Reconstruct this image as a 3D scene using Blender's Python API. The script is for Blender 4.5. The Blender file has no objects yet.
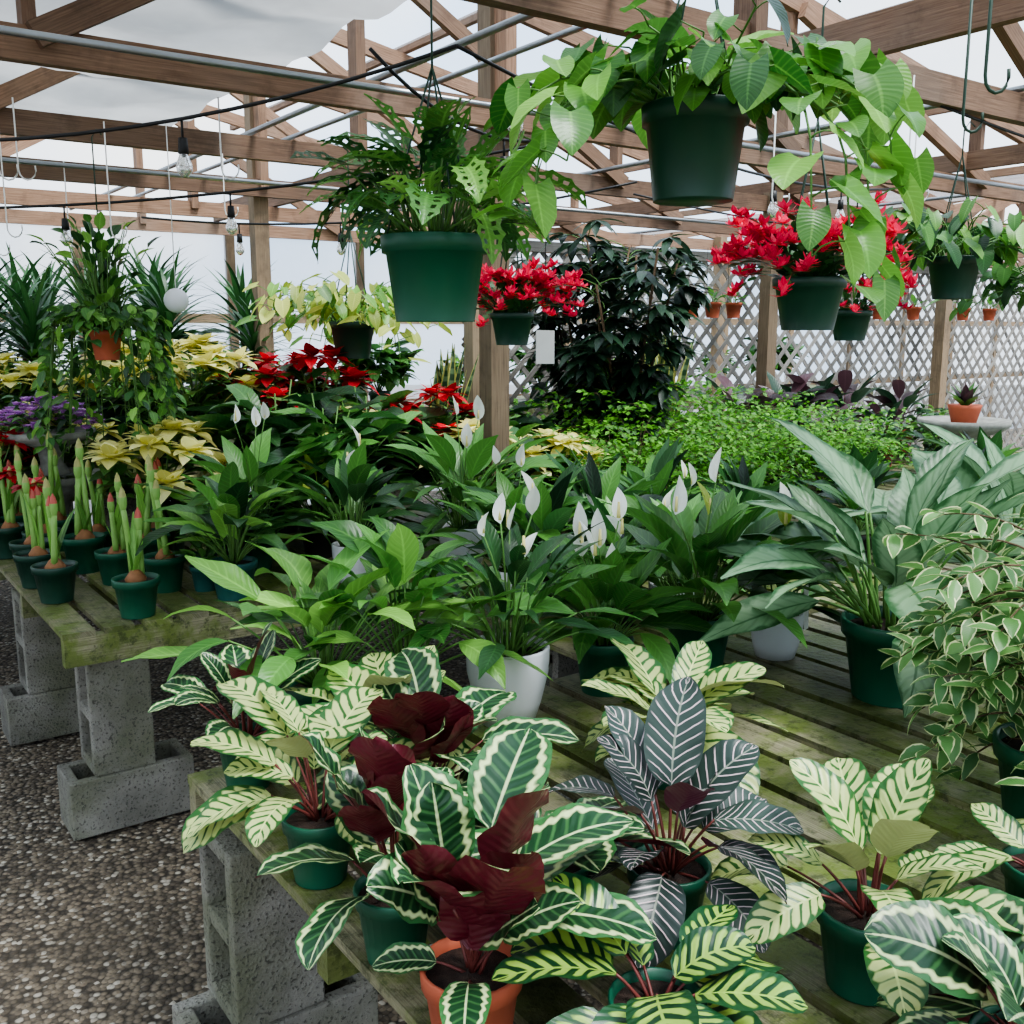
import bpy, math, random
import numpy as np
from mathutils import Vector
R = random.Random(11)
rad = math.radians
TH = rad(35.6); CT = math.cos(TH); ST = math.sin(TH)
def T(b, a, z=0.0):
    return Vector((b*CT-a*ST, b*ST+a*CT, z))
def C(r, g, b):
    f = lambda c: ((c/255+0.055)/1.055)**2.4 if c > 10 else c/255/12.92
    return (f(r), f(g), f(b), 1)

# ------------------------------------------------------------ materials
MATS = {}
class NT:
    def __init__(s, name):
        m = bpy.data.materials.new(name); m.use_nodes = True
        s.m = m; s.t = m.node_tree; s.t.nodes.clear(); MATS[name] = m
        s.out = s.n('ShaderNodeOutputMaterial')
    def n(s, k): return s.t.nodes.new(k)
    def l(s, a, b): s.t.links.new(a, b)
    def put(s, v, sock):
        if hasattr(v, 'links'): s.l(v, sock)
        else: sock.default_value = v
    def m_(s, op, a, b=0.0, c=None):
        n = s.n('ShaderNodeMath'); n.operation = op
        s.put(a, n.inputs[0]); s.put(b, n.inputs[1])
        if c is not None: s.put(c, n.inputs[2])
        return n.outputs[0]
    def lin(s, x, a, b):
        n = s.n('ShaderNodeMapRange'); s.put(x, n.inputs[0])
        n.inputs[1].default_value = a; n.inputs[2].default_value = b
        return n.outputs[0]
    def mix(s, f, a, b, mode='MIX'):
        n = s.n('ShaderNodeMix'); n.data_type = 'RGBA'; n.blend_type = mode
        s.put(f, n.inputs[0]); s.put(a, n.inputs[6]); s.put(b, n.inputs[7])
        return n.outputs[2]
    def noise(s, scale, detail=3, coord='Object', stretch=None, rough=.55):
        tc = s.n('ShaderNodeTexCoord'); o = tc.outputs[coord]
        if stretch:
            mp = s.n('ShaderNodeMapping'); s.l(o, mp.inputs[0]); mp.inputs['Scale'].default_value = stretch; o = mp.outputs[0]
        n = s.n('ShaderNodeTexNoise'); s.l(o, n.inputs['Vector']); n.inputs['Scale'].default_value = scale
        n.inputs['Detail'].default_value = detail; n.inputs['Roughness'].default_value = rough
        return n.outputs[0]
    def rnd(s):
        a = s.n('ShaderNodeAttribute'); a.attribute_name = 'rnd'; return a.outputs['Fac']
    def pr(s, col, rough=.5, **k):
        p = s.n('ShaderNodeBsdfPrincipled'); s.put(col, p.inputs['Base Color']); s.put(rough, p.inputs['Roughness'])
        for kk, v in k.items(): s.put(v, p.inputs[kk.replace('_', ' ')])
        return p
    def bump(s, h, p, strength=.4, dist=.01):
        b = s.n('ShaderNodeBump'); b.inputs['Strength'].default_value = strength; b.inputs['Distance'].default_value = dist
        s.l(h, b.inputs['Height']); s.l(b.outputs[0], p.inputs['Normal'])
    def fin(s, sh): s.l(sh.outputs[0] if hasattr(sh, 'outputs') else sh, s.out.inputs[0])

def simple(name, c, rough=.5, var=.25, scale=8, bump=0, **k):
    t = NT(name); nz = t.noise(scale, 4)
    d = tuple(x*(1-var) for x in c[:3])+(1,); e = tuple(min(1, x*(1+var)) for x in c[:3])+(1,)
    p = t.pr(t.mix(t.lin(nz, .3, .7), d, e), rough, **k)
    if bump: t.bump(t.noise(scale*8, 4), p, bump, .004)
    t.fin(p)

def leafmat(name, fn, rough=.38, trans=.22, back=None, vein=.5):
    t = NT(name)
    uv = t.n('ShaderNodeUVMap'); sp = t.n('ShaderNodeSeparateXYZ'); t.l(uv.outputs[0], sp.inputs[0])
    ax = t.m_('ABSOLUTE', t.m_('SUBTRACT', t.m_('MULTIPLY', sp.outputs[0], 2.0), 1.0)); ay = sp.outputs[1]
    q = t.m_('SUBTRACT', ay, t.m_('MULTIPLY', ax, .2))
    rn = t.rnd()
    col = fn(t, ax, ay, q, rn)
    hs = t.n('ShaderNodeHueSaturation'); t.l(col, hs.inputs['Color'])
    t.l(t.m_('ADD', t.m_('MULTIPLY', rn, .5), .78), hs.inputs['Value']); hs.inputs['Saturation'].default_value = 1.0
    col = hs.outputs[0]
    if back:
        g = t.n('ShaderNodeNewGeometry'); col = t.mix(g.outputs['Backfacing'], col, back)
    p = t.pr(col, rough)
    t.bump(t.m_('SINE', t.m_('MULTIPLY', q, 75.0)), p, .25*vein, .003)
    tr = t.n('ShaderNodeBsdfTranslucent'); t.l(col, tr.inputs[0])
    ms = t.n('ShaderNodeMixShader'); ms.inputs[0].default_value = trans
    t.l(p.outputs[0], ms.inputs[1]); t.l(tr.outputs[0], ms.inputs[2]); t.fin(ms)

def generic(c1, c2, mid=None, ms=.3):
    mid = mid or tuple(min(1, x*1.9+.02) for x in c2[:3])+(1,)
    def f(t, ax, ay, q, rn):
        c = t.mix(rn, c1, c2)
        c = t.mix(t.m_('MULTIPLY', t.lin(t.m_('SINE', t.m_('MULTIPLY', q, 60.0)), .5, 1), .12), c, mid)
        return t.mix(t.m_('MULTIPLY', t.lin(ax, .11, .03), ms), c, mid)
    return f
leafmat('leaf_dark', generic(C(30, 64, 34), C(58, 102, 52)), .34, .25)
leafmat('leaf_deep', generic(C(24, 46, 32), C(44, 72, 48)), .38)
leafmat('leaf_mid', generic(C(54, 102, 46), C(92, 144, 66)), .36, .28)
leafmat('leaf_bright', generic(C(88, 142, 60), C(134, 182, 88)), .36, .35)
leafmat('leaf_pothos', generic(C(52, 110, 42), C(116, 170, 70)), .3, .36, vein=.15)
leafmat('leaf_lime', generic(C(158, 184, 66), C(206, 214, 118)), .4, .38)
leafmat('leaf_fern', generic(C(46, 100, 32), C(116, 178, 64)), .5, .4)
leafmat('leaf_purple', generic(C(46, 32, 36), C(76, 52, 58)), .35)
leafmat('bract_red', generic(C(165, 12, 28), C(218, 28, 46), C(150, 20, 30)), .45, .3)
leafmat('bract_cream', generic(C(226, 220, 122), C(250, 246, 180), C(240, 240, 190)), .5, .35)
leafmat('petal_pink', generic(C(214, 16, 62), C(242, 54, 100), C(250, 140, 170)), .45, .35)
leafmat('petal_purple', generic(C(176, 110, 200), C(230, 170, 228), C(235, 200, 240)), .5, .35)
leafmat('spathe_white', generic(C(238, 242, 230), C(250, 250, 245), C(255, 255, 250), .1), .45, .35, vein=.3)
def vitt(cream, dark, edge, freq, lo, mlo=.72, mhi=.86):
    def f(t, ax, ay, q, rn):
        nz = t.noise(28, 3); n0 = t.m_('SUBTRACT', nz, .5)
        qq = t.m_('ADD', q, t.m_('MULTIPLY', n0, .06))
        s = t.m_('SINE', t.m_('MULTIPLY', qq, freq*6.283))
        s2 = t.m_('SUBTRACT', s, t.m_('MULTIPLY', t.m_('SUBTRACT', ax, .3), .75))
        s2 = t.m_('ADD', s2, t.m_('MULTIPLY', n0, 1.8))
        c = t.mix(t.lin(s2, lo, lo+.4), t.mix(rn, cream, tuple(x*.72 for x in cream[:3])+(1,)), dark)
        e = t.m_('ADD', t.m_('ADD', ax, t.m_('MULTIPLY', n0, .45)), t.m_('MULTIPLY', s, .1))
        c = t.mix(t.lin(e, mlo, mhi), c, edge)
        return t.mix(t.lin(ax, .06, .03), c, cream)
    return f
BURG = C(92, 24, 38)
leafmat('leaf_vittata', vitt(C(208, 222, 144), C(52, 100, 46), C(48, 98, 46), 8, .35, .74, .86), .35, .28, C(140, 146, 96))
leafmat('leaf_rattle', vitt(C(164, 200, 90), C(28, 66, 36), C(32, 78, 42), 7, -.1, .62, .75), .33, .2, C(104, 60, 64))
def medal(t, ax, ay, q, rn):
    n0 = t.m_('SUBTRACT', t.noise(32, 3), .5)
    s = t.m_('SINE', t.m_('MULTIPLY', t.m_('ADD', q, t.m_('MULTIPLY', n0, .05)), 8*6.283))
    e = t.m_('ADD', ax, t.m_('ADD', t.m_('MULTIPLY', s, .05), t.m_('MULTIPLY', n0, .3)))
    c = t.mix(t.lin(s, .4, 1), C(28, 62, 36), C(60, 102, 58))
    c = t.mix(t.m_('MULTIPLY', t.lin(e, .60, .68), t.lin(e, .86, .78)), c, C(198, 214, 152))
    c = t.mix(t.lin(e, .84, .9), c, C(56, 106, 58))
    return t.mix(t.lin(ax, .06, .03), c, C(186, 200, 150))
leafmat('leaf_medallion', medal, .33, .15, BURG)
def pin(t, ax, ay, q, rn):
    n0 = t.m_('SUBTRACT', t.noise(25, 2), .5)
    s = t.m_('SINE', t.m_('MULTIPLY', t.m_('ADD', q, t.m_('MULTIPLY', n0, .04)), 10*6.283))
    m = t.m_('MULTIPLY', t.lin(s, .82, .95), t.lin(ax, .93, .75))
    c = t.mix(m, t.mix(rn, C(32, 48, 42), C(54, 72, 62)), C(206, 184, 186))
    return t.mix(t.lin(ax, .05, .02), c, C(130, 138, 122))
leafmat('leaf_pinstripe', pin, .36, .12, C(84, 38, 54), vein=.3)
def silver(t, ax, ay, q, rn):
    nz = t.noise(26, 3)
    e = t.m_('ADD', ax, t.m_('MULTIPLY', t.m_('SUBTRACT', nz, .5), .9))
    c = t.mix(t.lin(e, .62, .88), C(130, 162, 124), C(56, 98, 58))
    c = t.mix(t.m_('MULTIPLY', t.lin(t.m_('SINE', t.m_('MULTIPLY', q, 55.0)), .3, 1), .3), c, C(78, 116, 76))
    return t.mix(t.lin(ax, .08, .03), c, C(72, 112, 70))
leafmat('leaf_silver', silver, .36, .22)
def vari(t, ax, ay, q, rn):
    nz = t.noise(45, 2)
    e = t.m_('ADD', ax, t.m_('MULTIPLY', t.m_('SUBTRACT', nz, .5), .7))
    return t.mix(t.lin(e, .76, .86), t.mix(rn, C(66, 114, 58), C(112, 154, 88)), C(218, 224, 168))
leafmat('leaf_ficus', vari, .35, .35)
def snake(t, ax, ay, q, rn):
    c = t.mix(t.lin(t.m_('SINE', t.m_('MULTIPLY', ay, 60.0)), -.2, .5), C(48, 80, 50), C(110, 136, 96))
    return t.mix(t.lin(ax, .65, .75), c, C(205, 200, 110))
leafmat('leaf_snake', snake, .4, .1)
simple('stem', C(88, 128, 60), .5, .2)
simple('stem_red', C(104, 50, 44), .5, .2)
simple('bark', C(92, 74, 54), .9, .35, 20, .5)
simple('pot_green', C(24, 86, 62), .42, .12, 5)
simple('pot_dkgreen', C(24, 62, 48), .4, .12, 5)
simple('pot_black', C(24, 26, 26), .5, .2)
simple('pot_teal', C(36, 90, 84), .45, .12)
simple('pot_terracotta', C(176, 90, 62), .75, .16, 10)
simple('pot_white', C(226, 228, 230), .25, .03, 4)
simple('soil', C(50, 36, 28), .95, .6, 60, 1)
simple('stone', C(142, 142, 134), .9, .25, 20, .5)
simple('spadix', C(226, 214, 140), .6, .1)
simple('bud_green', C(128, 170, 86), .45, .15)
simple('bud_tip', C(158, 156, 92), .45, .3, 30)
simple('bud_red', C(178, 84, 70), .45, .3)
simple('bulb_brown', C(140, 96, 60), .7, .3, 30)
simple('metal', C(150, 155, 158), .35, .1, Metallic=.9)
simple('wire_black', C(18, 18, 18), .5, .1)
simple('wire_green', C(30, 60, 42), .5, .1)
simple('tag', C(240, 240, 235), .5, .03)
simple('sign_grey', C(170, 172, 168), .5, .08)
t = NT('bulb_glass'); t.fin(t.pr(C(240, 240, 235), .08, Transmission_Weight=.8))
def wood(name, c1, c2, c3):
    t = NT(name); g = t.noise(9, 4, 'UV', (7, .6, 1)); b = t.noise(1.3, 3); st = t.noise(5, 5, rough=.7)
    c = t.mix(t.lin(g, .3, .7), c1, c2); c = t.mix(t.m_('MULTIPLY', t.lin(b, .5, .75), .6), c, c3)
    c = t.mix(t.m_('MULTIPLY', t.lin(st, .52, .68), .45), c, tuple(x*.4 for x in c1[:3])+(1,))
    hs = t.n('ShaderNodeHueSaturation'); t.l(c, hs.inputs['Color']); t.l(t.m_('ADD', t.m_('MULTIPLY', t.rnd(), .8), .55), hs.inputs['Value'])
    p = t.pr(hs.outputs[0], .75); t.bump(g, p, .3, .004); t.fin(p)
wood('wood_truss', C(112, 84, 64), C(156, 124, 100), C(138, 126, 114))
wood('wood_post', C(118, 98, 76), C(162, 140, 112), C(124, 114, 96))
wood('wood_lattice', C(112, 108, 102), C(152, 149, 142), C(100, 97, 88))
t = NT('wood_mossy'); g = t.noise(10, 5, 'UV', (9, .7, 1)); b = t.noise(5, 6, rough=.7); d = t.noise(2.5, 4); s_ = t.noise(30, 6, rough=.75)
c = t.mix(t.lin(g, .3, .7), C(92, 88, 68), C(156, 152, 122)); c = t.mix(t.m_('MULTIPLY', t.lin(b, .42, .56), .9), c, C(98, 116, 44))
c = t.mix(t.m_('MULTIPLY', t.lin(d, .48, .66), .7), c, C(70, 68, 48)); c = t.mix(t.m_('MULTIPLY', t.lin(s_, .52, .62), .7), c, C(44, 54, 24))
hs = t.n('ShaderNodeHueSaturation'); t.l(c, hs.inputs['Color']); t.l(t.m_('ADD', t.m_('MULTIPLY', t.rnd(), .7), .65), hs.inputs['Value'])
p = t.pr(hs.outputs[0], .5); t.bump(t.noise(60, 4), p, .6, .006); t.fin(p)
t = NT('concrete'); a = t.noise(120, 4); b = t.noise(5, 5); d = t.noise(3, 4)
c = t.mix(t.lin(b, .3, .7), C(104, 102, 94), C(156, 153, 144)); c = t.mix(t.m_('MULTIPLY', t.lin(d, .48, .64), .6), c, C(92, 97, 66))
c = t.mix(t.m_('MULTIPLY', t.lin(a, .56, .64), .75), c, C(58, 56, 50))
p = t.pr(c, .95); t.bump(a, p, 1, .007); t.fin(p)
t = NT('gravel'); tc = t.n('ShaderNodeTexCoord'); vo = t.n('ShaderNodeTexVoronoi'); vo.inputs['Scale'].default_value = 66
t.l(tc.outputs['Object'], vo.inputs['Vector'])
sc = t.n('ShaderNodeSeparateColor'); t.l(vo.outputs['Color'], sc.inputs[0])
c = t.mix(sc.outputs[0], C(70, 62, 52), C(148, 134, 114)); c = t.mix(t.lin(sc.outputs[1], .86, .92), c, C(196, 188, 172))
c = t.mix(t.lin(vo.outputs['Distance'], .45, .8), c, C(46, 40, 32)); c = t.mix(t.m_('MULTIPLY', t.lin(t.noise(1.5, 4), .42, .66), .55), c, C(72, 64, 52))
p = t.pr(c, .9); iv = t.m_('SUBTRACT', 1.0, vo.outputs['Distance']); t.bump(iv, p, .8, .012); t.fin(p)
def poly(name, col, tr, dif=.2, lo=.85, sc_=1.2):
    t = NT(name); a = t.n('ShaderNodeBsdfTransparent'); b = t.n('ShaderNodeBsdfTranslucent'); d = t.n('ShaderNodeBsdfDiffuse')
    cc = t.mix(t.lin(t.noise(sc_, 4), .3, .7), tuple(x*lo for x in col[:3])+(1,), col)
    t.l(cc, b.inputs[0]); t.l(cc, d.inputs[0])
    m0 = t.n('ShaderNodeMixShader'); m0.inputs[0].default_value = dif; t.l(b.outputs[0], m0.inputs[1]); t.l(d.outputs[0], m0.inputs[2])
    m = t.n('ShaderNodeMixShader'); m.inputs[0].default_value = tr; t.l(m0.outputs[0], m.inputs[1]); t.l(a.outputs[0], m.inputs[2]); t.fin(m)
poly('poly_roof', (.9, .95, 1, 1), .82)
poly('poly_wall', (.9, .95, 1, 1), .45)
poly('poly_tarp', (.46, .46, .45, 1), .0, .35, .65, 2.0)

# ------------------------------------------------------------ mesh builder
def pf(kind, t):
    if kind == 'ellip':
        return max(.02, math.sin(math.pi*t**.9))**.7 if 0 < t < 1 else .03
    if kind == 'oval':
        if t <= 0 or t >= 1: return .06
        return math.sqrt(max(0, 1-(2*t**.93-1)**2))*(1-.25*max(0, t-.8)/.2)
    if kind == 'ovate': return max(.0, math.sin(math.pi*t**.72))**.85 if 0 < t < 1 else .03
    if kind == 'lance': return max(.0, math.sin(math.pi*t**.8))**1.1 if 0 < t < 1 else .03
    if kind == 'heart': return max(.02, math.sin(math.pi*(.27+.73*t)))**.85
    if kind == 'mons': return max(.02, math.sin(math.pi*(.27+.73*t)))**.8*(1-.25*abs(math.sin(12.5*t)))
    if kind == 'strap': return min(1, .5+3*t)*min(1, (1.02-t)*2.2)
    return 1
class MB:
    def __init__(s): s.v = []; s.f = []; s.m = []; s.uv = []; s.r = []; s.sm = []; s.mats = []
    def mi(s, n):
        if n not in s.mats: s.mats.append(n)
        return s.mats.index(n)
    def add(s, vs, fs, mat, uvs=None, r=None, smooth=True):
        o = len(s.v); r = R.random() if r is None else r; k = s.mi(mat)
        s.v += [tuple(v) for v in vs]; s.uv += uvs or [(.5, .5)]*len(vs); s.r += [r]*len(vs)
        s.f += [tuple(o+i for i in f) for f in fs]; s.m += [k]*len(fs); s.sm += [smooth]*len(fs)
    def leaf(s, p, az, el, L, W, prof='ellip', bend=.8, fold=.25, roll=0, mat='leaf_mid', nl=7, ns=4, wave=0, heart=0, holes=False):
        px, py, pz = p; e = el; vs = []; uvs = []
        cr = math.cos(roll); sr = math.sin(roll); cf = math.cos(fold); sf = math.sin(fold); ph = R.random()*6; yaw = R.uniform(-.5, .5) if nl > 6 else 0
        tt = [i/nl for i in range(nl+1)]
        if prof == 'oval': tt = [.5*x+.5*(.5-.5*math.cos(math.pi*x)) for x in tt]
        for i in range(nl+1):
            t = tt[i]; ce = math.cos(e); se = math.sin(e); ca = math.cos(az); sa = math.sin(az)
            d = (ca*ce, sa*ce, se); s0 = (sa, -ca, 0); n0 = (-ca*se, -sa*se, ce)
            sd = tuple(s0[k]*cr+n0[k]*sr for k in range(3)); nn = tuple(n0[k]*cr-s0[k]*sr for k in range(3))
            w = pf(prof, t)*W/2
            for j in range(ns+1):
                x = -1+2*j/ns; a = abs(x); u = x*w*cf; h = a*w*sf
                if wave: h += wave*W*a*math.sin(t*14+ph+(x > 0)*1.7)
                bk = -heart*L*a**1.3*(1-t)**4 if heart else 0
                vs.append((px+sd[0]*u+nn[0]*h+d[0]*bk, py+sd[1]*u+nn[1]*h+d[1]*bk, pz+sd[2]*u+nn[2]*h+d[2]*bk)); uvs.append(((x+1)/2, t))
            if i < nl:
                st = (tt[i+1]-t)*L; px += d[0]*st; py += d[1]*st; pz += d[2]*st; e -= bend*(tt[i+1]-t); az += yaw/nl
        fs = []
        for i in range(nl):
            for j in range(ns):
                if holes and i % 2 == 1 and i < nl-1 and j in (1, ns-2): continue
                q = i*(ns+1)+j; fs.append((q, q+1, q+ns+2, q+ns+1))
        s.add(vs, fs, mat, uvs)
        return (px, py, pz)
    def tube(s, pts, r0, r1, mat, seg=5):
        vs = []; n = len(pts); pts = [Vector(p) for p in pts]; fs = []; uvs = []
        for i, p in enumerate(pts):
            d = (pts[min(i+1, n-1)]-pts[max(i-1, 0)])
            if d.length < 1e-7: d = Vector((0, 0, 1))
            d.normalize(); u = Vector((0, 0, 1)) if abs(d.z) < .9 else Vector((1, 0, 0))
            a = d.cross(u).normalized(); b = d.cross(a); r = r0+(r1-r0)*i/(n-1)
            for k in range(seg):
                th = 2*math.pi*k/seg; vs.append(p+a*(r*math.cos(th))+b*(r*math.sin(th))); uvs.append((k/seg, i/n))
        for i in range(n-1):
            for k in range(seg):
                k2 = (k+1) % seg; fs.append((i*seg+k, i*seg+k2, (i+1)*seg+k2, (i+1)*seg+k))
        fs.append(tuple((n-1)*seg+k for k in range(seg))); fs.append(tuple(seg-1-k for k in range(seg)))
        s.add(vs, fs, mat, uvs)
    def stalk(s, p, az, e0, e1, L, r0, r1, mat, k=5, seg=4):
        pts = [Vector(p)]
        for i in range(k):
            e = e0+(e1-e0)*i/max(1, k-1)
            pts.append(pts[-1]+Vector((math.cos(az)*math.cos(e), math.sin(az)*math.cos(e), math.sin(e)))*(L/k))
        s.tube(pts, r0, r1, mat, seg); return pts[-1]
    def lathe(s, prof, c, mat, seg=24):
        vs = []; fs = []; uvs = []; n = len(prof)
        for i, (r, z) in enumerate(prof):
            for k in range(seg):
                th = 2*math.pi*k/seg; vs.append((c[0]+r*math.cos(th), c[1]+r*math.sin(th), c[2]+z)); uvs.append((k/seg, i/n))
        for i in range(n-1):
            for k in range(seg):
                k2 = (k+1) % seg; fs.append((i*seg+k, i*seg+k2, (i+1)*seg+k2, (i+1)*seg+k))
        s.add(vs, fs, mat, uvs)
    def beam(s, p0, p1, w, h, mat):
        p0 = Vector(p0); p1 = Vector(p1); d = (p1-p0); L = d.length; d.normalize()
        up = Vector((0, 0, 1)) if abs(d.z) < .95 else Vector((ST, -CT, 0))
        a = d.cross(up).normalized(); b = a.cross(d).normalized(); vs = []; uvs = []; o = R.random()*9
        for k in (0, 1):
            for i, j in ((-1, -1), (1, -1), (1, 1), (-1, 1)):
                vs.append(p0+d*(L*k)+a*(i*w/2)+b*(j*h/2)); uvs.append(((i*w+j*h*.7)*2+o, k*L+o))
        s.add(vs, [(0, 1, 2, 3), (7, 6, 5, 4), (0, 4, 5, 1), (1, 5, 6, 2), (2, 6, 7, 3), (3, 7, 4, 0)], mat, uvs, smooth=False)
    def quad(s, ps, mat): s.add(ps, [(0, 1, 2, 3)], mat, [(0, 0), (1, 0), (1, 1), (0, 1)], smooth=False)
    def pot(s, c, rt, h, mat, rb=None, soil=True, lip=True):
        rb = rb or rt*.72; m = rb+(rt-rb)*.8
        if lip: pr = [(0, 0), (rb, 0), (rb, .002), (m*.98, h*.8), (m*1.06, h*.8), (rt*1.03, h*.985), (rt*1.01, h), (rt*.95, h), (rt*.9, h*.85)]
        else: pr = [(0, 0), (rb, 0), (rb+(rt-rb)*.5, h*.3), (rt*.97, h*.65), (rt, h*.97), (rt*.98, h), (rt*.93, h), (rt*.9, h*.85)]
        s.lathe(pr, c, mat)
        if soil: s.lathe([(rt*.92, h*.87), (rt*.5, h*.9), (0, h*.9)], c, 'soil')
    def obj(s, name, loc=(0, 0, 0), rz=0, sc=1):
        me = bpy.data.meshes.new(name); me.from_pydata(s.v, [], s.f)
        for k in s.mats: me.materials.append(MATS[k])
        me.polygons.foreach_set('material_index', s.m); me.polygons.foreach_set('use_smooth', s.sm)
        u = me.uv_layers.new(name='UVMap'); li = np.zeros(len(me.loops), dtype=np.int32); me.loops.foreach_get('vertex_index', li)
        u.data.foreach_set('uv', np.array(s.uv, dtype=np.float32)[li].ravel())
        at = me.attributes.new('rnd', 'FLOAT', 'POINT'); at.data.foreach_set('value', np.array(s.r, dtype=np.float32))
        me.update(); o = bpy.data.objects.new(name, me); bpy.context.scene.collection.objects.link(o)
        o.location = loc; o.rotation_euler = (0, 0, rz); o.scale = (sc,)*3 if not hasattr(sc, '__len__') else sc
        return o
def inst(o, loc, rz=0, sc=1, name=None):
    n = bpy.data.objects.new(name or o.name.split('.')[0], o.data); bpy.context.scene.collection.objects.link(n)
    n.location = loc; n.rotation_euler = (0, 0, rz); n.scale = (sc,)*3 if not hasattr(sc, '__len__') else sc; return n
U = R.uniform

# ------------------------------------------------------------ building shell
m = MB(); m.quad([(-25, -15, 0), (25, -15, 0), (25, 30, 0), (-25, 30, 0)], 'gravel'); m.obj('floor')
EV, RG, CH = 2.5, 3.45, 2.43
bays = [(-2.8, 7.6), (7.6, 18.0)]
TA = [-.35, .9, 2.15, 3.4, 4.65, 5.9, 7.15, 8.4]
for a in TA:
    m = MB()
    for b0, b1 in bays:
        bm = (b0+b1)/2; hw = (b1-b0)/2
        zr = lambda b: EV+(RG-EV)*(1-abs(b-bm)/hw)
        m.beam(T(b0, a, CH), T(b1, a, CH), .045, .1, 'wood_truss')
        m.beam(T(b0, a, EV+.03), T(bm, a, RG), .04, .09, 'wood_truss'); m.beam(T(bm, a, RG), T(b1, a, EV+.03), .04, .09, 'wood_truss')
        for k in (.33, .66):
            for s_ in (-1, 1):
                b = bm+s_*hw*k; m.beam(T(b, a+.04, CH), T(b, a+.04, zr(b)), .04, .075, 'wood_truss')
                b2 = bm+s_*hw*(k-.33); m.beam(T(b, a-.04, CH+.02), T(b2, a-.04, zr(b2)-.03), .04, .075, 'wood_truss')
        m.beam(T(bm, a, CH), T(bm, a, RG), .05, .09, 'wood_truss')
    m.obj('roof_truss')
m = MB()
for b, z in ((-2.2, 2.66), (-1, 2.87), (.2, 3.1), (1.4, 3.32), (2.4, 3.46), (3.4, 3.32), (4.6, 3.1), (5.8, 2.87), (7, 2.64), (8.2, 2.66), (9.4, 2.87), (10.6, 3.1), (11.8, 3.32), (12.8, 3.46), (14, 3.3)):
    m.beam(T(b, -1, z+.04), T(b, 9, z+.04), .04, .05, 'wood_truss')
m.obj('roof_purlins')
m = MB()
m.beam(T(3.0, -1, 2.55), T(3.0, 8.4, 2.55), .045, .13, 'wood_truss')
m.beam(T(5.6, -1, 2.55), T(5.6, 8.4, 2.55), .045, .1, 'wood_truss')
m.obj('roof_tie_beam')
m = MB()
for i, (b0, b1) in enumerate(bays):
    bm = (b0+b1)/2
    m.quad([T(b0, -1, EV+.1), T(bm, -1, RG+.1), T(bm, 9, RG+.1), T(b0, 9, EV+.1)], 'poly_roof')
    m.quad([T(bm, -1, RG+.1), T(b1, -1, EV+.1), T(b1, 9, EV+.1), T(bm, 9, RG+.1)], 'poly_roof')
m.obj('ceiling')
m = MB(); NB = 20; NA = 48; vs = []; fs = []
for i in range(NB+1):
    for j in range(NA+1):
        b = -1.2+2.95*i/NB; a = 1.6+4.3*j/NA
        z = 2.60+.07*(i/NB)-.06*math.sin(math.pi*(((a-2.15) % 1.25)/1.25))*(.5+.5*math.sin(i*.6+1)**2)+.015*math.sin(a*13+i*1.3)
        vs.append(T(b, a+.02*math.sin(i*2.0), z))
for i in range(NB):
    for j in range(NA):
        q = i*(NA+1)+j; fs.append((q, q+1, q+NA+2, q+NA+1))
m.add(vs, fs, 'poly_tarp'); m.obj('shade_cloth')
def wall(name, p0, p1):
    m = MB(); (b0, a0), (b1, a1) = p0, p1
    m.quad([T(b0, a0, 0), T(b1, a1, 0), T(b1, a1, 2.5), T(b0, a0, 2.5)], 'poly_wall')
    L = math.hypot(b1-b0, a1-a0); n = int(L/1.2)
    for i in range(n+1):
        b = b0+(b1-b0)*i/n; a = a0+(a1-a0)*i/n; m.beam(T(b, a, 0), T(b, a, 2.5), .07, .07, 'wood_post')
    for z in (.9, 1.7, 2.45): m.beam(T(b0, a0, z), T(b1, a1, z), .04, .08, 'wood_post')
    m.obj(name)
wall('wall_back', (-3, 8.6), (18, 8.6)); wall('wall_left', (-3, -1), (-3, 8.6)); wall('wall_right', (18, -1), (18, 8.6))
for b, a, zt in ((2.4, 3.48, 3.35), (2.4, 5.98, 3.35), (5.45, 4.62, 2.5), (7.55, 4.62, 2.5), (3.1, 4.68, 2.5), (9.8, 4.62, 2.5), (7.6, 7.08, 2.5)):
    m = MB(); m.beam(T(b, a, 0), T(b, a, zt), .09, .09, 'wood_post'); m.obj('support_post')
m = MB(); b0, b1, z0, z1, AA = 3.1, 12.0, .45, 2.08, 4.8
def clip(c, sgn):
    pts = []
    for b in (b0, b1):
        z = sgn*(b-b0)+c
        if z0 <= z <= z1: pts.append((b, z))
    for z in (z0, z1):
        b = (z-c)/sgn+b0
        if b0 < b < b1: pts.append((b, z))
    return pts[:2] if len(pts) >= 2 else None
k = z0-(b1-b0)
while k < z1:
    q = clip(k, 1)
    if q: m.beam(T(q[0][0], AA, q[0][1]), T(q[1][0], AA, q[1][1]), .006, .03, 'wood_lattice')
    k += .135
k = z0
while k < z1+(b1-b0):
    q = clip(k, -1)
    if q: m.beam(T(q[0][0], AA+.008, q[0][1]), T(q[1][0], AA+.008, q[1][1]), .006, .03, 'wood_lattice')
    k += .135
for z in (z0, z1): m.beam(T(b0, AA, z), T(b1, AA, z), .03, .06, 'wood_lattice')
m.obj('lattice_partition')
m = MB()
for b, z, r in ((1.85, 2.50, .013), (2.05, 2.50, .011), (3.9, 2.50, .012), (6.6, 2.50, .012)):
    m.tube([T(b, -.9, z), T(b, 8.3, z)], r, r, 'metal', 8)
m.tube([T(-2, 3.0, 2.36), T(7.4, 3.0, 2.36)], .011, .011, 'metal', 8); m.tube([T(-2, 5.2, 2.36), T(14, 5.2, 2.36)], .011, .011, 'metal', 8)
m.obj('metal_conduits')
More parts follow.
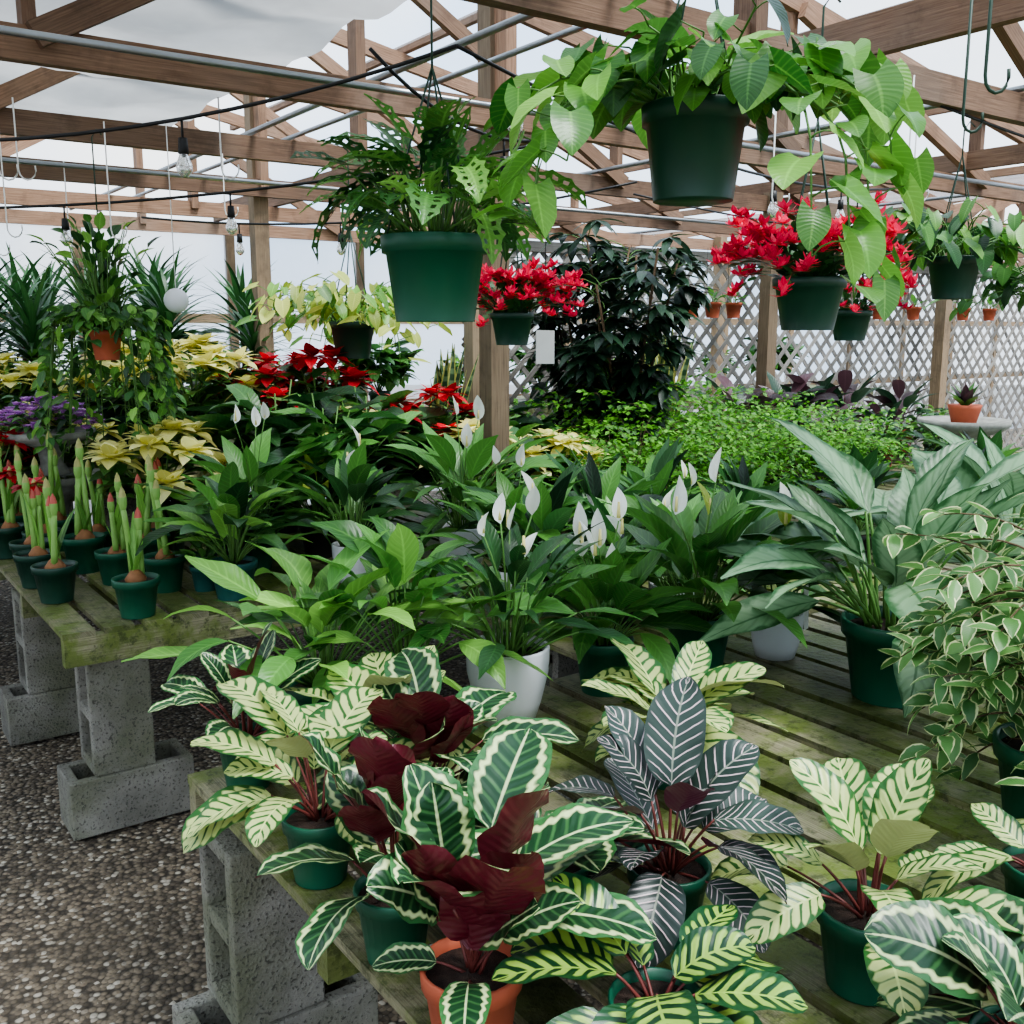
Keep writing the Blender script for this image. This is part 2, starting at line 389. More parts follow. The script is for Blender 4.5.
def swag(p0, p1, sag, n=14):
    p0 = Vector(p0); p1 = Vector(p1)
    return [p0.lerp(p1, i/n)-Vector((0, 0, sag*4*(i/n)*(1-i/n))) for i in range(n+1)]
m = MB()
def bulb(m, p):
    m.tube([p, p-Vector((0, 0, .05))], .004, .004, 'wire_black'); q = p-Vector((0, 0, .05))
    m.lathe([(0, 0), (.013, -.002), (.016, -.045), (.012, -.047)], q, 'wire_black', 10)
    m.lathe([(.011, -.045), (.024, -.078), (.023, -.094), (.01, -.11), (0, -.113)], q, 'bulb_glass', 12)
def strand(p0, p1, sag, ks):
    w = swag(p0, p1, sag); m.tube(w, .006, .006, 'wire_black', 5)
    for k in ks: bulb(m, w[k])
strand((-2.4, 3.3, 2.22), (-.15, 2.9, 2.36), .12, (3, 9))
strand((-3.0, 4.4, 2.12), (.3, 3.9, 2.32), .10, (5, 8, 11))
strand((-2.0, 5.6, 2.2), (.6, 5.0, 2.3), .10, (3, 6, 9))
strand((-.15, 2.9, 2.36), T(5, 3.4, 2.36), .12, (1, 5, 8, 11))
strand((-.4, 3.0, 2.38), (.35, 3.6, 2.36), .18, (7,))
strand(T(3.4, 2.15, 2.38), T(7, 2.2, 2.36), .07, (4, 8, 11))
strand(T(4, 4.4, 2.36), T(8.5, 4.4, 2.34), .1, (3, 6, 9, 12))
m.obj('string_lights')
m = MB()
for (x, y, z) in ((-2.0, 4.1, 2.38), (-1.7, 3.6, 2.38), (-1.55, 4.0, 2.38), (-1.62, 3.3, 2.38), (-1.0, 3.6, 2.38), (-2.3, 4.6, 2.38), (-2.1, 4.9, 2.38), (-1.3, 4.7, 2.38), (-.5, 4.2, 2.38), (.5, 3.2, 2.38), (.9, 3.6, 2.38), (1.5, 3.9, 2.38), (1.25, 3.3, 2.38)):
    zz = z-U(.2, .42)
    pts = [Vector((x, y, z)), Vector((x, y, zz))]+[Vector((x+.03-.03*math.cos(t_), y, zz-.035*math.sin(t_))) for t_ in [i*.5 for i in range(1, 8)]]
    m.tube(pts, .0028, .0028, 'tag', 4)
for (x, y) in ((1.12, 2.62), (.98, 2.2)):
    pts = [Vector((x, y, 2.42)), Vector((x, y, 2.12))]+[Vector((x+.025-.025*math.cos(t_), y, 2.12-.035*math.sin(t_))) for t_ in [i*.5 for i in range(1, 8)]]
    m.tube(pts, .004, .004, 'wire_green', 5)
m.obj('wire_hooks')

# ------------------------------------------------------------ benches and blocks
def bench(name, b0, b1, a0, a1, z, sw=.092, gap=.026):
    m = MB()
    b = b0+sw/2
    while b < b1:
        a = a0
        while a < a1-.01:
            e = min(a1, a+1.22) if a1-a > 1.5 else a1
            m.beam(T(b+U(-.005, .005), a+.004, z-.009+U(-.003, .002)), T(b+U(-.004, .004), e-.004-U(0, .012), z-.009+U(-.003, .002)), sw*U(.92, 1.05), .018, 'wood_mossy'); a = e
        b += sw+gap
    n = max(2, int((a1-a0)/.55)+1)
    for i in range(n):
        a = a0+.025+(a1-a0-.05)*i/(n-1); m.beam(T(b0, a, z-.018-.045), T(b1, a, z-.018-.045), .04, .09, 'wood_mossy')
    m.obj(name)
bench('slatted_bench', .585, 5.2, -.55, 1.975, .7)
bench('slatted_bench', 1.8, 6.4, 2.1, 3.0, .66)
bench('slatted_bench', .585, 7.6, 3.13, 4.5, .7)
bench('slatted_bench', -.8, 2.9, 4.75, 6.6, .95)
bench('slatted_bench', -.8, 10, 6.9, 8.2, .95)
def bxm(m, c, ux, uy, uz, sx, sy, sz):
    vs = []
    for k in (-1, 1):
        for i, j in ((-1, -1), (1, -1), (1, 1), (-1, 1)): vs.append(c+ux*(i*sx/2)+uy*(j*sy/2)+uz*(k*sz/2))
    m.add(vs, [(3, 2, 1, 0), (4, 5, 6, 7), (0, 1, 5, 4), (1, 2, 6, 5), (2, 3, 7, 6), (3, 0, 4, 7)], 'concrete', smooth=False)
def block(c, lu, wu, cu):
    m = MB(); L, W, H, th = .39, .19, .19, .034
    for s_ in (-1, 1): bxm(m, c+wu*(s_*(W-th)/2), lu, wu, cu, L, th, H)
    for k in (-1, 0, 1): bxm(m, c+lu*(k*(L-th)/2), lu, wu, cu, th, W-2*th, H)
    o = m.obj('concrete_block'); bv = o.modifiers.new('b', 'BEVEL'); bv.width = .005; bv.segments = 2
BU = T(1, 0); AU = T(0, 1); ZU = Vector((0, 0, 1))
for b, a, tp in ((.69, 1.87, .592), (.76, .3, .592), (2.3, 1.75, .592), (3.9, 1.75, .592), (3.9, .2, .592), (.75, 3.28, .592), (.72, 4.2, .592), (2.4, 3.3, .592), (4, 3.3, .592), (6, 3.3, .592), (6, 4.3, .592), (2.2, 2.6, .552), (4.2, 2.6, .552), (6.2, 2.6, .552)):
    block(T(b, a, tp-.195), ZU, AU, BU)
    block(T(b+.02, a-.01, tp-.39-.095), BU, AU, ZU)
for b, a in ((-.6, 4.9), (-.6, 6.4), (1.2, 4.9), (1.2, 6.4), (2.7, 4.9), (2.7, 6.4), (-.6, 7.5), (2, 7.5), (5, 7.5), (8, 7.5)):
    block(T(b, a, .647), ZU, AU, BU); block(T(b, a, .257), ZU, AU, BU)

# ------------------------------------------------------------ plant generators
def rosette(m, c, n, Lr, wr, pl, elr, mat, pet='stem', drop=(5, 35), bend=(20, 60), prof='ellip', nl=7, ns=4, fold=.25, wave=.02, pr=.003, azr=None, spread=.02, heart=0, mats=None, holes=False, roll=25):
    for i in range(n):
        az = i*2.39996+U(-.35, .35) if azr is None else rad(U(*azr))
        f = i/max(1, n-1); el = rad(elr[1]+(elr[0]-elr[1])*f+U(-9, 9)); L = U(*Lr); P = U(*pl)
        b = Vector(c)+Vector((math.cos(az)*spread*U(.2, 1), math.sin(az)*spread*U(.2, 1), 0))
        e = m.stalk(b, az, min(1.5, el+.25), el, P, pr*1.2, pr*.7, pet)
        mt = R.choice(mats) if mats else mat
        m.leaf(e, az, el-rad(U(*drop)), L, L*wr*U(.82, 1.12), prof, rad(U(*bend)), fold, rad(U(-roll, roll)), mt, nl, ns, wave, heart, holes)
def calathea(name, x, y, mat, rt=.062, h=.115, pot='pot_green', n=13, L=(.13, .17), wr=.5, pl=(.07, .15), elr=(20, 82), z=.7, steep=0, steep_az=(200, 330), bend=(20, 65), extra=None, sl=(.12, .15), sp=(.06, .16)):
    m = MB(); m.pot((0, 0, 0), rt, h, pot); c = (0, 0, h*.88); L = (L[0]*.85, L[1]*1.05)
    rosette(m, c, n, L, wr, pl, elr, mat, 'stem_red', bend=bend, nl=11, ns=6, wave=.035, fold=.18, pr=.0025, prof='oval')
    for i in range(steep):
        az = rad(steep_az[0]+(steep_az[1]-steep_az[0])*(i+.5)/steep+U(-12, 12)); el = rad(U(52, 80))
        e = m.stalk(c, az, 1.4, el, U(*sp), .003, .002, 'stem_red')
        LL = U(*sl); m.leaf(e, az+U(-.3, .3), rad(U(42, 82)), LL, LL*.78, 'oval', rad(U(-25, 25)), .2, rad(U(-45, 45)), mat, 11, 6, .06)
    if extra:
        for az, e0, P, e1, LL, w, bd in extra:
            e = m.stalk(c, rad(az), rad(min(88, e0+10)), rad(e0), P, .003, .002, 'stem_red'); m.leaf(e, rad(az), rad(e1), LL, LL*w, 'oval', rad(bd), .16, 0, mat, 12, 6, .03)
    return m.obj(name, (x, y, z))
calathea('potted_rose_painted_calathea', -.05, 1.125, 'leaf_medallion', .064, .125, 'pot_terracotta', n=5, L=(.09, .12), wr=.7, pl=(.03, .07), elr=(10, 50), steep=15, steep_az=(125, 350), extra=[(5, 45, .10, 5, .17, .66, 30), (20, 60, .15, 30, .16, .66, 40), (60, 70, .18, 50, .16, .66, 40), (40, 50, .12, 25, .17, .66, 40)], sl=(.11, .155), sp=(.05, .16))
calathea('potted_rose_painted_calathea', -.17, 1.325, 'leaf_medallion', .058, .11, 'pot_green', n=9, L=(.11, .14), wr=.68, pl=(.04, .1), steep=9, steep_az=(150, 330), sp=(.09, .18), sl=(.1, .14))
calathea('potted_zebra_calathea', -.32, 1.54, 'leaf_vittata', .06, .115, 'pot_green', n=15, L=(.13, .16), wr=.58, pl=(.06, .15), elr=(15, 84), extra=[(150, 60, .15, 50, .17, .58, 60), (180, 50, .12, 35, .15, .58, 50), (210, 30, .1, 10, .14, .58, 60)])
calathea('potted_peacock_calathea', -.53, 1.88, 'leaf_medallion', .058, .11, 'pot_green', n=20, L=(.1, .13), wr=.55, pl=(.06, .13))
calathea('potted_rose_painted_calathea', -.15, 1.64, 'leaf_medallion', .06, .115, 'pot_green', n=16, L=(.13, .17), wr=.66, pl=(.06, .14), elr=(15, 80), steep=5, sp=(.05, .11))
calathea('potted_zebra_calathea', -.25, 1.80, 'leaf_vittata', .06, .115, 'pot_green', n=15, L=(.13, .17), wr=.58, pl=(.06, .15), elr=(15, 80))
calathea('potted_rose_painted_calathea', .06, 1.40, 'leaf_medallion', .06, .115, 'pot_green', n=12, L=(.13, .17), wr=.66, pl=(.03, .08), elr=(10, 60))
calathea('potted_rattlesnake_calathea', .175, 1.08, 'leaf_rattle', .058, .11, 'pot_green', n=16, L=(.11, .15), wr=.6, pl=(.03, .08), elr=(5, 60))
calathea('potted_pinstripe_calathea', .235, 1.38, 'leaf_pinstripe', .062, .115, 'pot_green', n=20, L=(.12, .165), wr=.56, pl=(.05, .13), elr=(5, 80), extra=[(80, 78, .13, 72, .17, .56, 30), (120, 66, .12, 60, .15, .56, 30)])
calathea('potted_zebra_calathea', .32, 1.9, 'leaf_vittata', .065, .12, 'pot_green', n=22, L=(.16, .22), wr=.5, pl=(.03, .08), elr=(8, 68))
calathea('potted_zebra_calathea', .49, 1.26, 'leaf_vittata', .068, .12, 'pot_green', n=17, L=(.12, .155), wr=.57, pl=(.06, .12), elr=(8, 86))
calathea('potted_rose_painted_calathea', .58, 1.0, 'leaf_medallion', .06, .115, 'pot_green', n=20, L=(.11, .15), wr=.7, pl=(.04, .10), elr=(8, 80))
calathea('potted_zebra_calathea', .80, 1.38, 'leaf_vittata', .06, .115, 'pot_green', n=10, L=(.11, .15), wr=.56, pl=(.03, .07), elr=(10, 50))
def dieff(name, x, y, z, mat='leaf_bright', n=18, L=(.2, .28), wr=.36, pl=(.1, .2), pot='pot_green', rt=.075, h=.14, elr=(25, 85), prof='lance', nl=8, ns=4, sc=1, **k):
    m = MB(); m.pot((0, 0, 0), rt, h, pot, lip=pot != 'pot_white'); rosette(m, (0, 0, h*.88), n, L, wr, pl, elr, mat, 'stem', prof=prof, nl=nl, ns=ns, wave=.03, **k); return m.obj(name, (x, y, z), 0, sc)
dieff('potted_dieffenbachia', -.42, 2.10, .7, 'leaf_bright', 40, (.13, .21), .42, (.1, .25), elr=(20, 88), mats=['leaf_bright', 'leaf_bright', 'leaf_mid'])
dieff('potted_dieffenbachia', -.24, 2.16, .7, 'leaf_bright', 36, (.13, .21), .42, (.12, .28), elr=(25, 88), mats=['leaf_bright', 'leaf_mid'])
def spathi(name, x, y, z, n=34, L=(.16, .24), pl=(.06, .16), pot='pot_green', rt=.075, h=.14, mat='leaf_dark', fl=4, fh=(.3, .4), rb=None, sc=1, fsz=.085, wr=.32):
    m = MB(); m.pot((0, 0, 0), rt, h, pot, rb, lip=pot != 'pot_white')
    rosette(m, (0, 0, h*.88), n, L, wr, pl, (22, 86), mat, 'stem', prof='lance', nl=7, ns=2, wave=.02, spread=rt*.5, mats=[mat, mat, 'leaf_mid'])
    for i in range(fl):
        az = i*2.4+U(0, 1); H = U(*fh); p = m.stalk((0, 0, h*.88), az, 1.55, rad(U(52, 80)), H, .003, .002, 'stem', 6)
        a2 = U(0, 6.28); m.leaf(p, a2, rad(U(60, 100)), fsz*U(.75, 1.2), fsz*.5, 'ovate', rad(U(-10, 40)), .5, 0, 'spathe_white' if R.random() < .85 else 'leaf_lime', 8, 4)
        q = p+Vector((-math.cos(a2)*.004, -math.sin(a2)*.004, .008)); m.tube([q, q+Vector((0, 0, .02)), q+Vector((0, 0, .04))], .005, .003, 'spadix', 6)
    return m.obj(name, (x, y, z), U(0, 6), sc)
spathi('potted_peace_lily', -.01, 2.22, .7, 52, (.11, .19), (.08, .22), 'pot_white', .098, .185, fl=5, fh=(.24, .40), rb=.062, fsz=.075)
spathi('potted_peace_lily', .23, 2.42, .7, 46, (.16, .23), (.05, .14), fl=9, fh=(.16, .32), fsz=.085, mat='leaf_mid')
spathi('potted_peace_lily', .50, 2.58, .7, 50, (.2, .3), (.1, .2), fl=3, fh=(.26, .4), rt=.09, h=.16, fsz=.11, mat='leaf_mid')
spathi('potted_peace_lily', .74, 2.70, .7, 26, (.16, .22), (.06, .14), 'pot_white', .075, .13, fl=2, fh=(.2, .3))
sl = spathi('potted_peace_lily', -.19, 3.85, .7, 42, (.2, .3), (.1, .26), 'pot_white', .1, .15, fl=3, fh=(.3, .5), fsz=.1, mat='leaf_mid')
sd = dieff('potted_foliage_plant', .1, 3.3, .66, 'leaf_dark', 38, (.18, .28), .3, (.06, .2), 'pot_black', .09, .15, nl=6, ns=2, mats=['leaf_dark', 'leaf_deep', 'leaf_dark', 'leaf_mid'])
m = MB(); m.pot((0, 0, 0), .12, .2, 'pot_green')
rosette(m, (0, 0, .18), 46, (.27, .38), .38, (.1, .34), (10, 84), 'leaf_silver', 'stem', prof='lance', nl=9, ns=4, spread=.08, bend=(15, 55), pr=.005, wave=.03)
ag = m.obj('potted_silver_aglaonema', (.94, 2.38, .7), 0, 1.0)
inst(ag, (1.42, 2.75, .7), 2.1, .95)
m = MB(); m.pot((0, 0, 0), .1, .17, 'pot_green'); m.tube([(0, 0, .14), (.01, 0, .3), (-.01, .01, .46)], .012, .007, 'bark', 7)
for i in range(88):
    az = i*2.4+U(-.3, .3); z0_ = .16+.32*i/88; p = Vector((0, 0, z0_)); e = rad(U(0, 65)); st = U(.022, .038); bb = U(.08, .2); pts = [p.copy()]
    for k in range(9):
        p = p+Vector((math.cos(az)*math.cos(e), math.sin(az)*math.cos(e), math.sin(e)))*st; e -= bb; pts.append(p.copy())
        if k > 1:
            for s_ in (-1, 1): m.leaf(p, az+s_*U(.3, 1.4), U(-.9, .5), U(.045, .065), U(.024, .033), 'ovate', U(.1, .9), .2, U(-.7, .7), 'leaf_ficus', 5, 4)
    m.tube(pts, .003, .001, 'bark', 4)
m.obj('potted_variegated_ficus', (.98, 1.70, .7))

# ------------------------------------------------------------ left bench
def amaryllis(n):
    m = MB(); m.pot((0, 0, 0), .072, .125, 'pot_dkgreen' if n % 2 else 'pot_green')
    c = (U(-.01, .01), U(-.01, .01), .105); m.lathe([(.03, 0), (.034, .015), (.02, .035), (.01, .045)], c, 'bulb_brown', 12)
    for k in range(2+(n % 2)):
        az = U(0, 6); p = m.stalk((c[0]+U(-.02, .02), c[1]+U(-.02, .02), .13), az, 1.5, rad(U(80, 89)), U(.12, .27), .012, .009, 'bud_green', 5, 8)
        m.lathe([(.009, 0), (.014, .02), (.013, .04)], p, 'bud_green', 8); m.lathe([(.013, .04), (.008, .06), (0, .075)], p, 'bud_tip' if R.random() < .8 else 'bud_red', 8)
    for k in range(R.randint(3, 5)): m.leaf((c[0], c[1], .12), U(0, 6.28), rad(U(70, 88)), U(.1, .3), .03, 'strap', U(.1, .4), .3, 0, 'leaf_bright', 6, 2)
    if n == 3:
        p = (c[0], c[1], .33)
        for k in range(14): m.leaf(p, k*1.05, rad(U(-10, 50)), .075, .045, 'ovate', .9, .1, 0, 'bract_red', 6, 2)
    return m
am = [amaryllis(k).obj('potted_amaryllis', p) for k, p in enumerate([(-1.20, 3.10, .7), (-1.54, 3.28, .7), (-1.22, 3.42, .7), (-1.80, 3.66, .7)])]
for i, (x, y) in enumerate([(-1.43, 3.52), (-1.70, 3.48), (-1.62, 3.70), (-1.38, 3.72), (-1.85, 3.86), (-2.03, 3.95), (-1.65, 3.9), (-1.42, 3.92), (-1.88, 4.08), (-2.12, 4.2), (-2.2, 4.06)]):
    inst(am[i % 3] if i not in (5, 10) else am[3], (x, y, .7), U(0, 6), U(.95, 1.1))
m = MB(); m.pot((0, 0, 0), .05, .09, 'pot_teal'); rosette(m, (0, 0, .08), 16, (.06, .1), .4, (.03, .08), (20, 80), 'leaf_mid', prof='ovate', nl=5, ns=2); o = m.obj('potted_seedling', (-1.08, 3.42, .7)); inst(o, (-1.14, 3.6, .7), 2)
o = dieff('potted_anthurium', -.95, 3.32, .7, 'leaf_mid', 34, (.14, .2), .48, (.1, .24), 'pot_teal', .08, .13, prof='heart', heart=.2, nl=6, mats=['leaf_mid', 'leaf_bright', 'leaf_dark'])
spathi('potted_peace_lily', -.58, 3.55, .7, 40, (.18, .26), (.1, .22), 'pot_white', fl=2, fh=(.3, .42), mat='leaf_dark')
spathi('potted_peace_lily', -.98, 3.75, .7, 38, (.18, .26), (.1, .26), fl=3, fh=(.4, .5), mat='leaf_mid')
dieff('potted_croton', -.78, 3.95, .7, 'leaf_mid', 50, (.16, .24), .2, (.06, .24), 'pot_black', mats=['leaf_mid', 'leaf_lime', 'leaf_dark', 'leaf_bright'], nl=5, ns=2)
def bush(mat, n=90, Rr=.28, H=.5, L=(.1, .15), wr=.5, prof='ovate', pot='pot_dkgreen', mats=None, heads=None, nh=0, hl=.1, petn=16):
    m = MB(); m.pot((0, 0, 0), .09, .15, pot)
    tips = []
    for i in range(nh if nh else 16):
        az = i*2.4; f = math.sqrt((i+.5)/(nh if nh else 16)); tip = Vector((math.cos(az)*Rr*f*.85, math.sin(az)*Rr*f*.85, H*(1-.38*f*f)+U(-.04, .04)))
        pts = [Vector((0, 0, .12)), Vector((tip.x*.35, tip.y*.35, .12+(tip.z-.12)*.5)), tip]; m.tube(pts, .005, .003, 'stem', 4); tips.append(tip)
    for i in range(n):
        tp = R.choice(tips); f = U(.3, .95 if heads else 1.02); p = Vector((tp.x*(.3+.7*f), tp.y*(.3+.7*f), .12+(tp.z-.12)*f)); az = math.atan2(p.y, p.x)+U(-1.3, 1.3)
        LL = U(*L); m.leaf(p, az, rad(U(-20, 45)), LL, LL*wr, prof, U(.3, 1.2), .2, U(-.4, .4), R.choice(mats) if mats else mat, 5, 2, .03, .15 if prof == 'heart' else 0)
    if heads:
        for tp in tips:
            for k in range(petn): m.leaf(tp+Vector((0, 0, .01)), k*2.4+U(-.2, .2), rad(-15+75*k/petn+U(-8, 8)), hl*(1-.4*k/petn), hl*.46, 'ovate', .6, .12, 0, heads, 5, 2)
            m.lathe([(.008, 0), (.006, .012), (0, .015)], tp+Vector((0, 0, .012)), 'spadix', 6)
    return m
G3 = ['leaf_mid', 'leaf_dark', 'leaf_mid']
py = bush('leaf_mid', 100, .28, .42, (.09, .13), heads='bract_cream', nh=11, hl=.12, mats=G3).obj('potted_yellow_poinsettia', (-1.45, 4.08, .7), 0, 1.2)
inst(py, (-1.62, 5.1, .97), 1, 1.35); inst(py, (-2.5, 4.95, .95), 2, 1.2); inst(py, (-.12, 4.55, .7), 3, 1.1); inst(py, (.2, 4.6, .7), 4, 1.0)
inst(py, (-.72, 4.62, .78), 4, 1.05); inst(py, (-2.2, 4.7, .75), 4, 1.15); inst(py, (-1.98, 5.3, .97), 3, 1.25)
prd = bush('leaf_mid', 100, .28, .40, (.09, .13), heads='bract_red', nh=8, hl=.11, mats=G3).obj('potted_red_poinsettia', (-.97, 5.0, .97), 0, 1.3)
inst(prd, (-1.3, 5.45, .97), 2, 1.2); inst(prd, (-.42, 4.72, .88), 1, 1.1); inst(prd, (-2.25, 4.3, .75), 1, 1.0)
bd = bush('leaf_mid', 120, .32, .58, (.15, .22), .55, 'heart', mats=['leaf_dark', 'leaf_mid', 'leaf_mid']).obj('potted_philodendron', T(1.8, 3.85, .7), 0, 1.08)
for b, a, z, s_ in ((2.15, 4.15, .7, 1.1), (2.6, 3.7, .7, .85), (1.75, 4.25, .7, 1.15), (.5, 5.1, .95, .8), (3.2, 3.95, .7, .8), (2.3, 5.1, .95, .8), (2.9, 4.25, .7, .95)):
    inst(bd, T(b, a, z), U(0, 6), s_)
bm_ = bush('leaf_mid', 190, .3, .45, (.08, .13), .42, 'ovate', mats=['leaf_mid', 'leaf_dark', 'leaf_dark', 'leaf_bright']).obj('potted_leafy_shrub', T(2.3, 3.35, .7), 0, .85)
for b, a, z, s_ in ((2.85, 3.35, .7, .8), (4.9, 4.1, .7, .9), (5.3, 3.6, .7, .85), (5.9, 3.5, .7, .85), (6.4, 3.9, .7, .9), (1.5, 5.05, .95, .75), (1.3, 3.6, .7, .7), (.9, 5.0, .95, .8), (2.0, 5.9, .95, 1.2), (.9, 5.9, .95, 1.2), (.2, 5.8, .95, 1.2), (-.2, 5.4, .95, 1.1), (.6, 6.2, .95, 1.4), (1.6, 6.3, .95, 1.4)):
    inst(bm_, T(b, a, z), U(0, 6), s_)
for b, a, s_ in ((2.1, 2.35, .85), (2.35, 2.75, 1.0), (2.8, 2.45, .8), (3.15, 2.75, .85), (3.5, 2.45, .8), (3.9, 2.75, .85), (4.4, 2.5, .85), (4.9, 2.7, .9), (5.5, 2.5, 1), (2.72, 2.85, 1.0)):
    inst(sd, T(b, a, .66), U(0, 6), s_)
for b, a, s_ in ((2.3, 2.3, .8), (1.98, 2.75, .85)):
    inst(sl, T(b, a, .66), U(0, 6), s_)
def fern(n=80, L=(.22, .52)):
    m = MB(); m.pot((0, 0, 0), .1, .16, 'pot_green')
    for i in range(n):
        az = i*2.4+U(-.2, .2); e = rad(U(30, 88)); LL = U(*L); K = 9; p = Vector((0, 0, .14)); pts = [p.copy()]
        for k in range(K):
            p = p+Vector((math.cos(az)*math.cos(e), math.sin(az)*math.cos(e), math.sin(e)))*LL/K; e -= .18; pts.append(p.copy())
            if k > 1:
                for s_ in (-1, 1):
                    for r_ in range(3):
                        q = p+Vector((math.cos(az+s_*1.4), math.sin(az+s_*1.4), U(-.1, .2)))*(.02+.022*r_)*(1.1-k/K*.6)
                        m.leaf(q, az+s_*U(.4, 1.4), U(-.8, .7), .024, .02, 'ovate', .3, .1, U(-.7, .7), 'leaf_fern', 2, 2)
        m.tube(pts, .0016, .0008, 'bark', 3)
    return m
fo = fern().obj('potted_maidenhair_fern', T(3.1, 3.35, .7), 0, 1.15)
for b, a, s_ in ((3.6, 3.3, 1.15), (4.15, 3.35, 1.15), (4.7, 3.45, 1.1), (3.35, 3.85, 1.4), (3.9, 3.95, 1.5), (4.4, 3.8, 1.25)):
    inst(fo, T(b, a, .7), U(0, 6), s_)
m = MB(); m.pot((0, 0, 0), .16, .28, 'pot_black')
for s_ in range(5):
    az = s_*1.3; top = Vector((math.cos(az)*.24, math.sin(az)*.24, U(1.1, 1.4))); pts = [Vector((0, 0, .25)), Vector((top.x*.5, top.y*.5, .7)), top]; m.tube(pts, .012, .006, 'bark', 6)
    for k in range(34):
        f = U(.15, 1); p = Vector((top.x*f+U(-.03, .03), top.y*f, .25+(top.z-.25)*f)); a2 = U(0, 6.28); e = m.stalk(p, a2, .7, .1, U(.06, .2), .003, .002, 'stem', 3)
        for j in range(6): m.leaf(e, a2+(j-2.5)*.6, rad(U(-35, 10)), U(.12, .17), .05, 'ovate', .5, .15, 0, 'leaf_deep', 5, 2)
o = m.obj('potted_schefflera_tree', (.58, 5.1, .7), 0, 1.0); inst(o, (.42, 5.55, .7), 4, .97)
m = MB(); m.pot((0, 0, 0), .11, .18, 'pot_black')
for i in range(18): m.leaf((U(-.06, .06), U(-.06, .06), .15), U(0, 6.28), rad(U(72, 89)), U(.4, .62), .06, 'strap', .1, .3, 0, 'leaf_snake', 7, 2)
o = m.obj('potted_snake_plant', T(4.05, 4.42, .8), 0, 1.15); inst(o, T(4.35, 4.45, .8), 1, 1.15); inst(o, T(2.75, 4.4, .8), 1, 1)
m = MB(); m.pot((0, 0, 0), .1, .16, 'pot_terracotta'); rosette(m, (0, 0, .14), 26, (.18, .28), .34, (.06, .24), (20, 85), 'leaf_purple', 'stem_red', nl=6, ns=2, mats=['leaf_purple', 'leaf_purple', 'leaf_deep'])
o = m.obj('potted_cordyline', T(5.3, 4.3, .72), 0, 1.2); [inst(o, T(b, a, .72), U(0, 6), s_) for b, a, s_ in ((5.9, 4.3, 1.25), (6.4, 4.2, 1.1), (5.6, 4.35, 1.2), (4.9, 4.35, 1.2), (5.1, 3.85, .9), (5.7, 3.85, .9))]
m = MB(); m.pot((0, 0, 0), .15, .25, 'pot_black'); m.tube([(0, 0, .2), (.02, 0, .5), (0, .02, .7)], .02, .015, 'bark', 6)
for i in range(70): m.leaf((0, 0, .45+.25*i/70), i*2.4, rad(5+80*i/70), U(.35, .5), .035, 'strap', U(.6, 1.3), .2, 0, 'leaf_dark', 7, 2)
dr = m.obj('potted_dracaena', (-3.0, 6.2, .95), 0, 1.05)
for x, y, z, s_ in ((-2.6, 6.3, .95, 1.05), (-3.6, 6.6, .95, 1.1), (-2.2, 6.5, .95, 1.05), (-1.6, 6.3, .95, .85), (-3.3, 7.2, .95, 1.1), (-2.5, 7.1, .95, 1.15), (-1.9, 7.2, .95, 1.05), (-2.9, 5.6, .95, 1.0), (-2.55, 5.4, .95, .9)):
    inst(dr, (x, y, z), U(0, 6), s_)
for i in range(12): inst(bd if i % 2 else bm_, T(-.3+i*.85, 7.4+U(-.2, .3), .95), U(0, 6), U(.9, 1.2))
m = MB(); m.lathe([(0, 0), (.08, 0), (.05, .05), (.06, .12), (.19, .17), (.2, .2), (.17, .19), (0, .17)], (0, 0, 0), 'stone')
for i in range(220):
    az = U(0, 6.28); r_ = .22*math.sqrt(U(0, 1)); p = Vector((math.cos(az)*r_, math.sin(az)*r_, .2+.12*(1-r_/.22)+U(-.04, .04)))
    if i % 2: m.leaf(p, az+U(-.6, .6), U(-.4, .8), .06, .03, 'ovate', .6, .2, 0, 'leaf_mid', 4, 2)
    else:
        for k in range(6): m.leaf(p+Vector((0, 0, .04)), k*1.05, .8, .032, .036, 'heart', .9, 0, 0, 'petal_purple', 3, 2)
m.obj('stone_urn_of_petunias', (-2.02, 4.36, .98), 0, .95)
m = MB(); m.lathe([(0, 0), (.13, 0), (.12, .03), (.06, .06), (.05, .14), (.2, .2), (.24, .23), (.24, .26), (.21, .25), (.1, .22), (0, .215)], (0, 0, 0), 'stone', 32)
m.lathe([(0, .22), (.06, .22), (.085, .32), (.09, .34), (.08, .34), (0, .32)], (0, 0, 0), 'pot_terracotta', 20)
for i in range(16): m.leaf((0, 0, .32), i*2.4, rad(U(30, 85)), .16, .05, 'lance', .5, .2, 0, 'leaf_purple' if i % 2 else 'leaf_mid', 5, 2)
m.obj('stone_birdbath', (2.62, 5.8, .82), 0, 1.05)
m = MB(); m.lathe([(0, 0), (.2, 0), (.2, .12), (0, .12)], (0, 0, 0), 'stone', 24); m.obj('stone_plinth', (2.62, 5.8, .70))
m = MB(); m.lathe([(0, 0), (.1, 0), (.09, .04), (.05, .08), (.06, .16), (.19, .24), (.21, .28), (.18, .27), (0, .2)], (0, 0, 0), 'stone', 28); m.obj('stone_urn', (-2.02, 4.36, .7))

